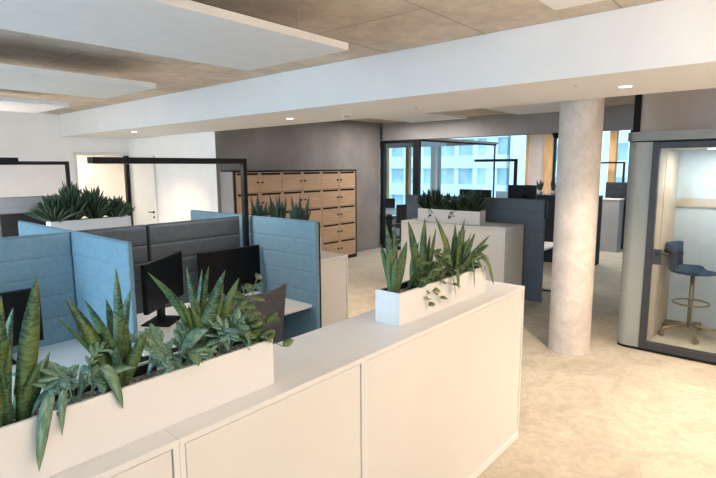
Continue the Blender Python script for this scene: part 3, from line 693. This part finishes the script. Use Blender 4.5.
# ------------------------------------------------------------------ far left desk cluster
cabinet(1.75, 3.2, 6.6, 7.05, KZ, 'white cabinet under the far planter, before the open door', 'white cabinets beside the desks')
planter(2.17, 3.14, 6.72, 6.88, KZ, 1.272, 'white planter before the open door, behind the blue desk screens', GP, False)
for k, (x, h, s, n) in enumerate(((2.24, .38, .34, 80), (2.44, .52, .30, 90), (2.70, .46, .32, 90), (2.98, .33, .30, 80))):
    strap_plant(x, 6.80, 1.235, h, n, s, ['bushy strap-leaf plant at the left end of the planter before the door', 'tallest strap-leaf plant in the planter before the open door',
        'strap-leaf plant right of the tallest one before the open door', 'low strap-leaf plant at the right end, before the black door jamb'][k], 'strap-leaf plants before the door', wd=.03)
screen('far grey desk screen by the left wall, behind the black lamp', -.3, 2.96, 8.57, 8.62, .04, 1.50, grey_fab, grey_trim, 'far desk screens')
desk(.4, 2.95, 7.75, 8.55, 'far white desk by the left wall', 'white office desks')
monitor(1.50, 8.25, .741, .64, .38, 0, 1.10, 'far black monitor cut off by the left edge, before the grey screen', GM)
monitor(2.35, 8.25, .741, .62, .38, 0, 1.10, 'far black monitor half hidden by the planter at the door', GM)
luminaire(2.70, 7.55, 1.955, .75, 2.12, 'x', 'far black lamp at the left edge, with a thin arm end', .002, GL, thin=2.12, power=60, headh=.09)

# ------------------------------------------------------------------ lockers
LX0, LX1, LY, LZ = 5.04, 8.115, 7.03, 1.855
t = thing('locker_bank', 'oak veneer locker wall with black frame and 30 doors, before the grey wall', 'lockers', ((LX0+LX1)/2, LY, 0))
fm = MB()
e = .03
fm.box(LX0, LX0+e, LY, 7.395, .002, LZ, .002).box(LX1-e, LX1, LY, 7.395, .002, LZ, .002).box(LX0+e, LX1-e, LY, 7.395, LZ-e, LZ, .002).box(LX0+e, LX1-e, LY, 7.395, .002, .07, .002).box(LX0+e, LX1-e, LY+.04, 7.395, .07, LZ-e, 0)
obj('frame', fm, black, t)
obj('side_cladding', MB().box(LX0-.022, LX0-.001, LY+.02, 7.395, .002, LZ-.02, .002), mat('grey laminate', (.30, .28, .27), .6, build=simple((.29, .27, .26), (.32, .30, .29), 3)), t)
cw = (LX1-LX0-2*e)/6; rh = (LZ-e-.07)/5
for r in range(5):
    for c in range(6):
        x0 = LX0+e+c*cw; z0 = .07+r*rh
        dm = MB().box(x0+.004, x0+cw-.004, LY+.004, LY+.022, z0+.003, z0+rh-.050, .002)
        dm.box(x0+.004, x0+.030, LY+.004, LY+.022, z0+rh-.0505, z0+rh-.003, .001).box(x0+cw-.030, x0+cw-.004, LY+.004, LY+.022, z0+rh-.0505, z0+rh-.003, .001).box(x0+.0305, x0+cw-.0305, LY+.004, LY+.022, z0+rh-.014, z0+rh-.003, .001)
        dr = obj('door', dm, oak_m, t)
        kx = x0+cw-.05 if c % 2 == 0 else x0+.05
        obj('knob', MB().cyl((0, 0), .016, 0, .022, 14, M=Matrix.Translation((kx, LY+.004, z0+rh*.5)) @ Matrix.Rotation(PI/2, 4, 'X')), black, dr)

# ------------------------------------------------------------------ right desk cluster (along Y)
cabinet(6.22, 6.82, 2.83, 4.50, KZ, 'white cabinet against the slate screen, beyond the end cabinet', 'white cabinets beside the desks', '-x')
tp = planter(6.36, 6.53, 3.27, 4.29, KZ, 1.283, 'white planter on the cabinet before the slate screen', GP, False)
kk = 0
for y, h, s, n in ((4.20, .34, .20, 34), (4.03, .38, .17, 34), (3.86, .28, .19, 36), (3.70, .27, .19, 36), (3.54, .30, .20, 36), (3.38, .36, .22, 36)):
    strap_plant(6.44, y, 1.25, h, n, s, ['strap-leaf plant at the left end of the slate screen planter', 'taller strap-leaf plant, second from the left before the slate screen', 'low strap-leaf plant left of the middle before the slate screen',
        'low strap-leaf plant right of the middle before the slate screen', 'strap-leaf plant next to the right end before the slate screen', 'tall strap-leaf plant at the right end before the slate screen'][kk], 'strap-leaf plants before the slate screen', None, .06); kk += 1
leafy(6.41, 4.08, 1.25, [(6.31, 4.10, 1.10, 5), (6.30, 4.02, 1.2, 5)], 'trailing plant over the left front of the slate screen planter', drac_m, 'trailing plants on the slate screen planter')
leafy(6.41, 3.72, 1.25, [(6.31, 3.74, 1.16, 6), (6.30, 3.66, 1.2, 6)], 'trailing plant over the middle of the slate screen planter', drac_m, 'trailing plants on the slate screen planter')
s_ = screen('slate blue screen reaching the floor behind the white cabinet, left of the column', 6.85, 6.90, 2.56, 4.85, .02, 1.45, slate_fab, grey_trim, 'slate screens of the far desks')
obj('corner_bracket', MB().box(6.835, 6.915, 2.535, 2.559, 1.20, 1.42, .004), black, s_)
desk(6.94, 7.80, 2.62, 4.85, 'white desk behind the slate screen, left of the column', 'white office desks')
monitor(7.42, 3.13, .741, .44, .36, PI/2, 1.44, 'black monitor just above the slate screen, left of the column', GM)
monitor(7.50, 3.95, .741, .56, .34, PI/2, 1.36, 'black monitor above the slate screen, behind the planter plants', GM)
luminaire(3.33, 7.62, 1.975, 3.355, 4.02, 'y', 'black right-angled lamp behind the slate screen, before the facade windows', .741, GL, thick=.04, power=6)
screen('blue screen showing behind the black monitor before the facade', 8.30, 8.35, 3.62, 3.98, .02, 1.47, blue_fab, blue_trim, 'slate screens of the far desks')
# low charcoal cabinet with small plants by the pier
t = thing('storage_cabinet', 'charcoal cabinet with small plants, just left of the column', 'cabinet', (10.2, 3.44, 0))
obj('carcass', MB().box(10.0, 10.45, 2.8, 4.08, .002, 1.315, .004), char_fab, t)
obj('top_panel', MB().box(9.99, 10.46, 2.79, 4.09, 1.316, 1.34, .003), dark_metal, t)
for y, lab in ((3.91, 'small snake plant on the charcoal cabinet, left one by the pier'), (3.64, 'small snake plant on the charcoal cabinet, right one by the column')):
    pt = thing('pot', 'white pot of the '+('left' if y > 3.8 else 'right')+' small plant on the charcoal cabinet', 'pot', (10.15, y, 1.341), 'pots on the charcoal cabinet')
    obj('pot_wall', MB().lathe((10.15, y), [(.05, 1.341), (.065, 1.42), (.058, 1.42), (.05, 1.40), (.001, 1.40)], 24), planter_m, pt, True)
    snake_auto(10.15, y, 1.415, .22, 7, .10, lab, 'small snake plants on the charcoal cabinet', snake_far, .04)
# far desks right of the column
t = thing('storage_cabinet', 'pale grey cabinet right of the column, far back', 'cabinet', (12.2, 3.2, 0))
obj('carcass', MB().box(12.1, 12.5, 2.90, 3.75, .002, 1.15, .004), mat('pale grey laminate', (.42, .43, .46), .5, build=simple((.41, .42, .45), (.44, .45, .48), 2)), t)
obj('top_panel', MB().box(12.09, 12.51, 2.89, 3.76, 1.151, 1.17, .003), lam_edge, t)
screen('dark charcoal screen beside the booth, far back', 12.55, 12.60, 2.35, 3.32, .02, 1.53, char_fab, grey_trim, 'slate screens of the far desks')
luminaire(3.02, 12.8, 1.95, 3.04, 3.62, 'y', 'far lamp right of the column, before the larch post', .002, GL, thick=.04)

# ------------------------------------------------------------------ phone booth
BX, BX1, BY0, BY1, BH = 5.73, 6.90, -.10, 1.33, 2.13
t = thing('phone_booth', 'grey-green phone booth with rounded corner and glass door, right of the column', 'phone booth', (6.3, .6, 0))
def rounded(x0, x1, y0, y1, r, corners, n=10):
    P = []
    for (cx, cy, a0, on, px, py) in ((x0+r, y0+r, PI, corners[0], x0, y0), (x1-r, y0+r, 1.5*PI, corners[1], x1, y0), (x1-r, y1-r, 0, corners[2], x1, y1), (x0+r, y1-r, .5*PI, corners[3], x0, y1)):
        if on: P += [(cx+r*math.cos(a0+k*PI/2/n), cy+r*math.sin(a0+k*PI/2/n)) for k in range(n+1)]
        else: P.append((px, py))
    return P
IY0, IY1 = .13, 1.045
obj('side_wall', MB().prism(rounded(BX, BX1, IY1+.06, BY1, .10, (0, 0, 1, 1)), .03, BH), booth_shell, t)
obj('side_wall', MB().prism(rounded(BX, BX1, BY0, IY0-.06, .10, (1, 1, 0, 0)), .03, BH), booth_shell, t)
obj('roof', MB().prism(rounded(BX-.025, BX1+.02, BY0-.02, BY1+.02, .11, (1, 1, 1, 1)), BH+.012, BH+.10), mat('grey roof lacquer', (.22, .225, .22), .5, build=simple((.21, .215, .21), (.235, .24, .235), 2)), t)
obj('shadow_gap', MB().prism(rounded(BX+.012, BX1-.01, BY0+.012, BY1-.012, .09, (1, 1, 1, 1)), BH, BH+.012), black, t)
obj('base', MB().prism(rounded(BX+.006, BX1-.006, BY0+.006, BY1-.006, .10, (1, 1, 1, 1)), .002, .03), black, t)
obj('inner_floor', MB().box(BX+.08, BX1-.10, IY0, IY1, .031, .05, 0), carpet_m, t)
obj('inner_wall', MB().box(BX+.075, 6.10, IY1, IY1+.058, .05, BH, .002).box(6.105, BX1-.06, IY1-.004, IY1+.058, .05, BH, .002), cream_felt, t)
obj('inner_wall', MB().box(BX+.075, BX1-.06, IY0-.058, IY0, .05, BH, .002), cream_felt, t)
obj('back_wall', MB().box(BX1-.055, BX1-.02, IY0-.058, IY1+.058, .05, BH, .002), frost, t)
obj('back_transom', MB().box(BX1-.075, BX1-.056, IY0+.001, IY1-.005, 1.43, 1.53, .003), cream_felt, t)
obj('inner_ceiling', MB().box(BX+.075, BX1-.056, IY0, IY1-.005, BH-.06, BH-.001, 0), cream_felt, t)
obj('ceiling_lamp', MB().cyl((6.3, .6), .12, BH-.07, BH-.0605, 24), booth_on, t)
fz0, fz1 = .045, BH-.004
fm = MB().box(BX-.012, BX+.07, IY1-.002, IY1+.058, .031, fz1, .004)
obj('door_frame', fm, dark_metal, t)
obj('door_frame', MB().box(BX-.012, BX+.07, IY0-.058, IY0+.002, .031, fz1, .004), dark_metal, t)
obj('door_frame', MB().box(BX-.012, BX+.07, IY0+.003, IY1-.003, BH-.065, fz1, .004), dark_metal, t)
obj('door_frame', MB().box(BX-.012, BX+.07, IY0+.003, IY1-.003, .031, .10, .004), dark_metal, t)
dd = obj('door', MB().box(BX+.020, BX+.030, IY0+.004, IY1-.004, .102, BH-.067, 0), clear_glass, t)
lk = obj('lock_plate', MB().box(BX-.020, BX+.019, IY1-.085, IY1-.005, .92, 1.07, .004), dark_metal, dd)
obj('door_handle', MB().tube([(BX-.018, IY1-.045, 1.04), (BX-.045, IY1-.045, 1.04), (BX-.05, IY1-.06, 1.04), (BX-.05, IY1-.15, 1.04)], .011), dark_metal, dd, True)
area('booth_lamp', (6.3, .6, BH-.08), (.3, .3), (1, .92, .8), 6)

# bar stool in the booth
SX, SY, FZ = 6.42, .765, .05
t = thing('bar_stool', 'navy swivel stool on bronze five-star base inside the booth', 'stool', (SX, SY, FZ))
vs = []; fs = []; nr = 8; na = 28
for k in range(nr+1):
    for j in range(na):
        r = k/nr; a = 2*PI*j/na
        x = .215*r*math.cos(a); y = .225*r*math.sin(a)
        vs.append((SX+x, SY+y, .775+.03*r*r*(1 if math.sin(a) > -.3 else -.4)))
for k in range(nr+1):
    for j in range(na):
        r = k/nr; a = 2*PI*j/na; vs.append((SX+.205*r*math.cos(a), SY+.215*r*math.sin(a), .735+.02*r*r))
M_ = (nr+1)*na
for l in (0, M_):
    for k in range(nr):
        for j in range(na):
            q = (j+1) % na; fs.append((l+k*na+j, l+k*na+q, l+(k+1)*na+q, l+(k+1)*na+j))
for j in range(na):
    q = (j+1) % na; fs.append((nr*na+j, nr*na+q, M_+nr*na+q, M_+nr*na+j))
obj('seat', MB().add(vs, fs), navy_fab, t, True)
def backshell(z0, z1, th, off):
    vs = []; fs = []; n = 16
    for j in range(n+1):
        a = PI/2+(-1+2*j/n)*.95
        for z, dr in ((z0, 0), (z1, .035)):
            for q in (0, th):
                rr = .205+dr+q+off; vs.append((SX+rr*math.cos(a), SY+rr*math.sin(a), z))
    for j in range(n):
        a, b = 4*j, 4*j+4
        for p, q in ((0, 1), (1, 3), (3, 2), (2, 0)): fs.append((a+p, a+q, b+q, b+p))
    fs += [(0, 1, 3, 2), (4*n, 4*n+1, 4*n+3, 4*n+2)]
    return MB().add(vs, fs)
obj('backrest', backshell(.78, 1.06, .03, 0), navy_fab, t, True)
obj('back_band', backshell(.92, .985, .036, .004), black, t, True, label='black band across the backrest')
obj('pole', MB().cyl((SX, SY), .022, .14, .734, 20), bronze, t, True)
obj('foot_ring', MB().tube([(SX+.17*math.cos(2*PI*k/36), SY+.17*math.sin(2*PI*k/36), .42) for k in range(36)], .010, 8, True).tube([(SX-.17, SY, .42), (SX+.17, SY, .42)], .008), bronze, t, True)
for k in range(5):
    a = 2*PI*k/5+1.0; e = (SX+.29*math.cos(a), SY+.29*math.sin(a))
    f = obj('base_arm', MB().tube([(SX, SY, .165), (SX+.15*math.cos(a), SY+.15*math.sin(a), .16), (e[0], e[1], .135), (e[0], e[1], .10)], [.02, .018, .014, .010]), bronze, t, True)
    obj('caster', MB().cyl((0, 0), .028, -.022, .022, 16, M=Matrix.Translation((e[0], e[1], FZ+.0285)) @ Matrix.Rotation(a, 4, 'Z') @ Matrix.Rotation(PI/2, 4, 'Y')), bronze, f)

# ------------------------------------------------------------------ buildings outside
b_wall = mat('pale render', (.78, .82, .84), .8, build=simple((.82, .85, .86), (.88, .90, .91), .3))
b_glass = mat('far window glass', (.16, .26, .33), .15, build=simple((.34, .48, .54), (.52, .64, .69), .8))
t = thing('office_building', 'white banded office building outside the meeting room windows', 'building', (56, 42, -10))
obj('core', MB().box(52.6, 66, 24, 72, -10, 18, 0), b_glass, t)
for k in range(-3, 5):
    z = 1.70+3.28*k; o = obj('spandrel', MB().box(52, 52.6, 23.8, 72.2, z, z+1.45, .02), b_wall, t)
    for j in range(20):
        y = 25.0+2.4*j
        obj('window_mullion', MB().box(52.3, 52.6, y, y+(.5 if j % 3 else 1.3), z-1.83, z, 0), b_wall, o)
obj('roof', MB().box(51.8, 66.2, 23.6, 72.4, 18, 18.4, 0), b_wall, t)
t = thing('apartment_building', 'pale building with small windows outside, left and right of the column', 'building', (54, 10, -10))
wl = obj('wall', MB().box(50, 64, -6, 22.5, -10, 17, 0), b_wall, t)
for k in range(-2, 5):
    for j in range(10):
        y = -4+2.6*j; z = -.6+3.0*k; obj('window', MB().box(49.95, 50.0-.001, y, y+1.0, z, z+1.5, 0), mat('pale window', (.36, .46, .52), .2, build=simple((.30, .40, .46), (.44, .54, .60), .7)), t)
obj('roof', MB().box(49.7, 64.3, -6.3, 22.8, 17, 17.3, 0), b_wall, t)
struct('ground_outside', MB().box(14, 140, -80, 140, -10.3, -10, 0), mat('asphalt', (.2, .2, .2), .9, build=simple((.16, .16, .16), (.25, .25, .25), .5)))
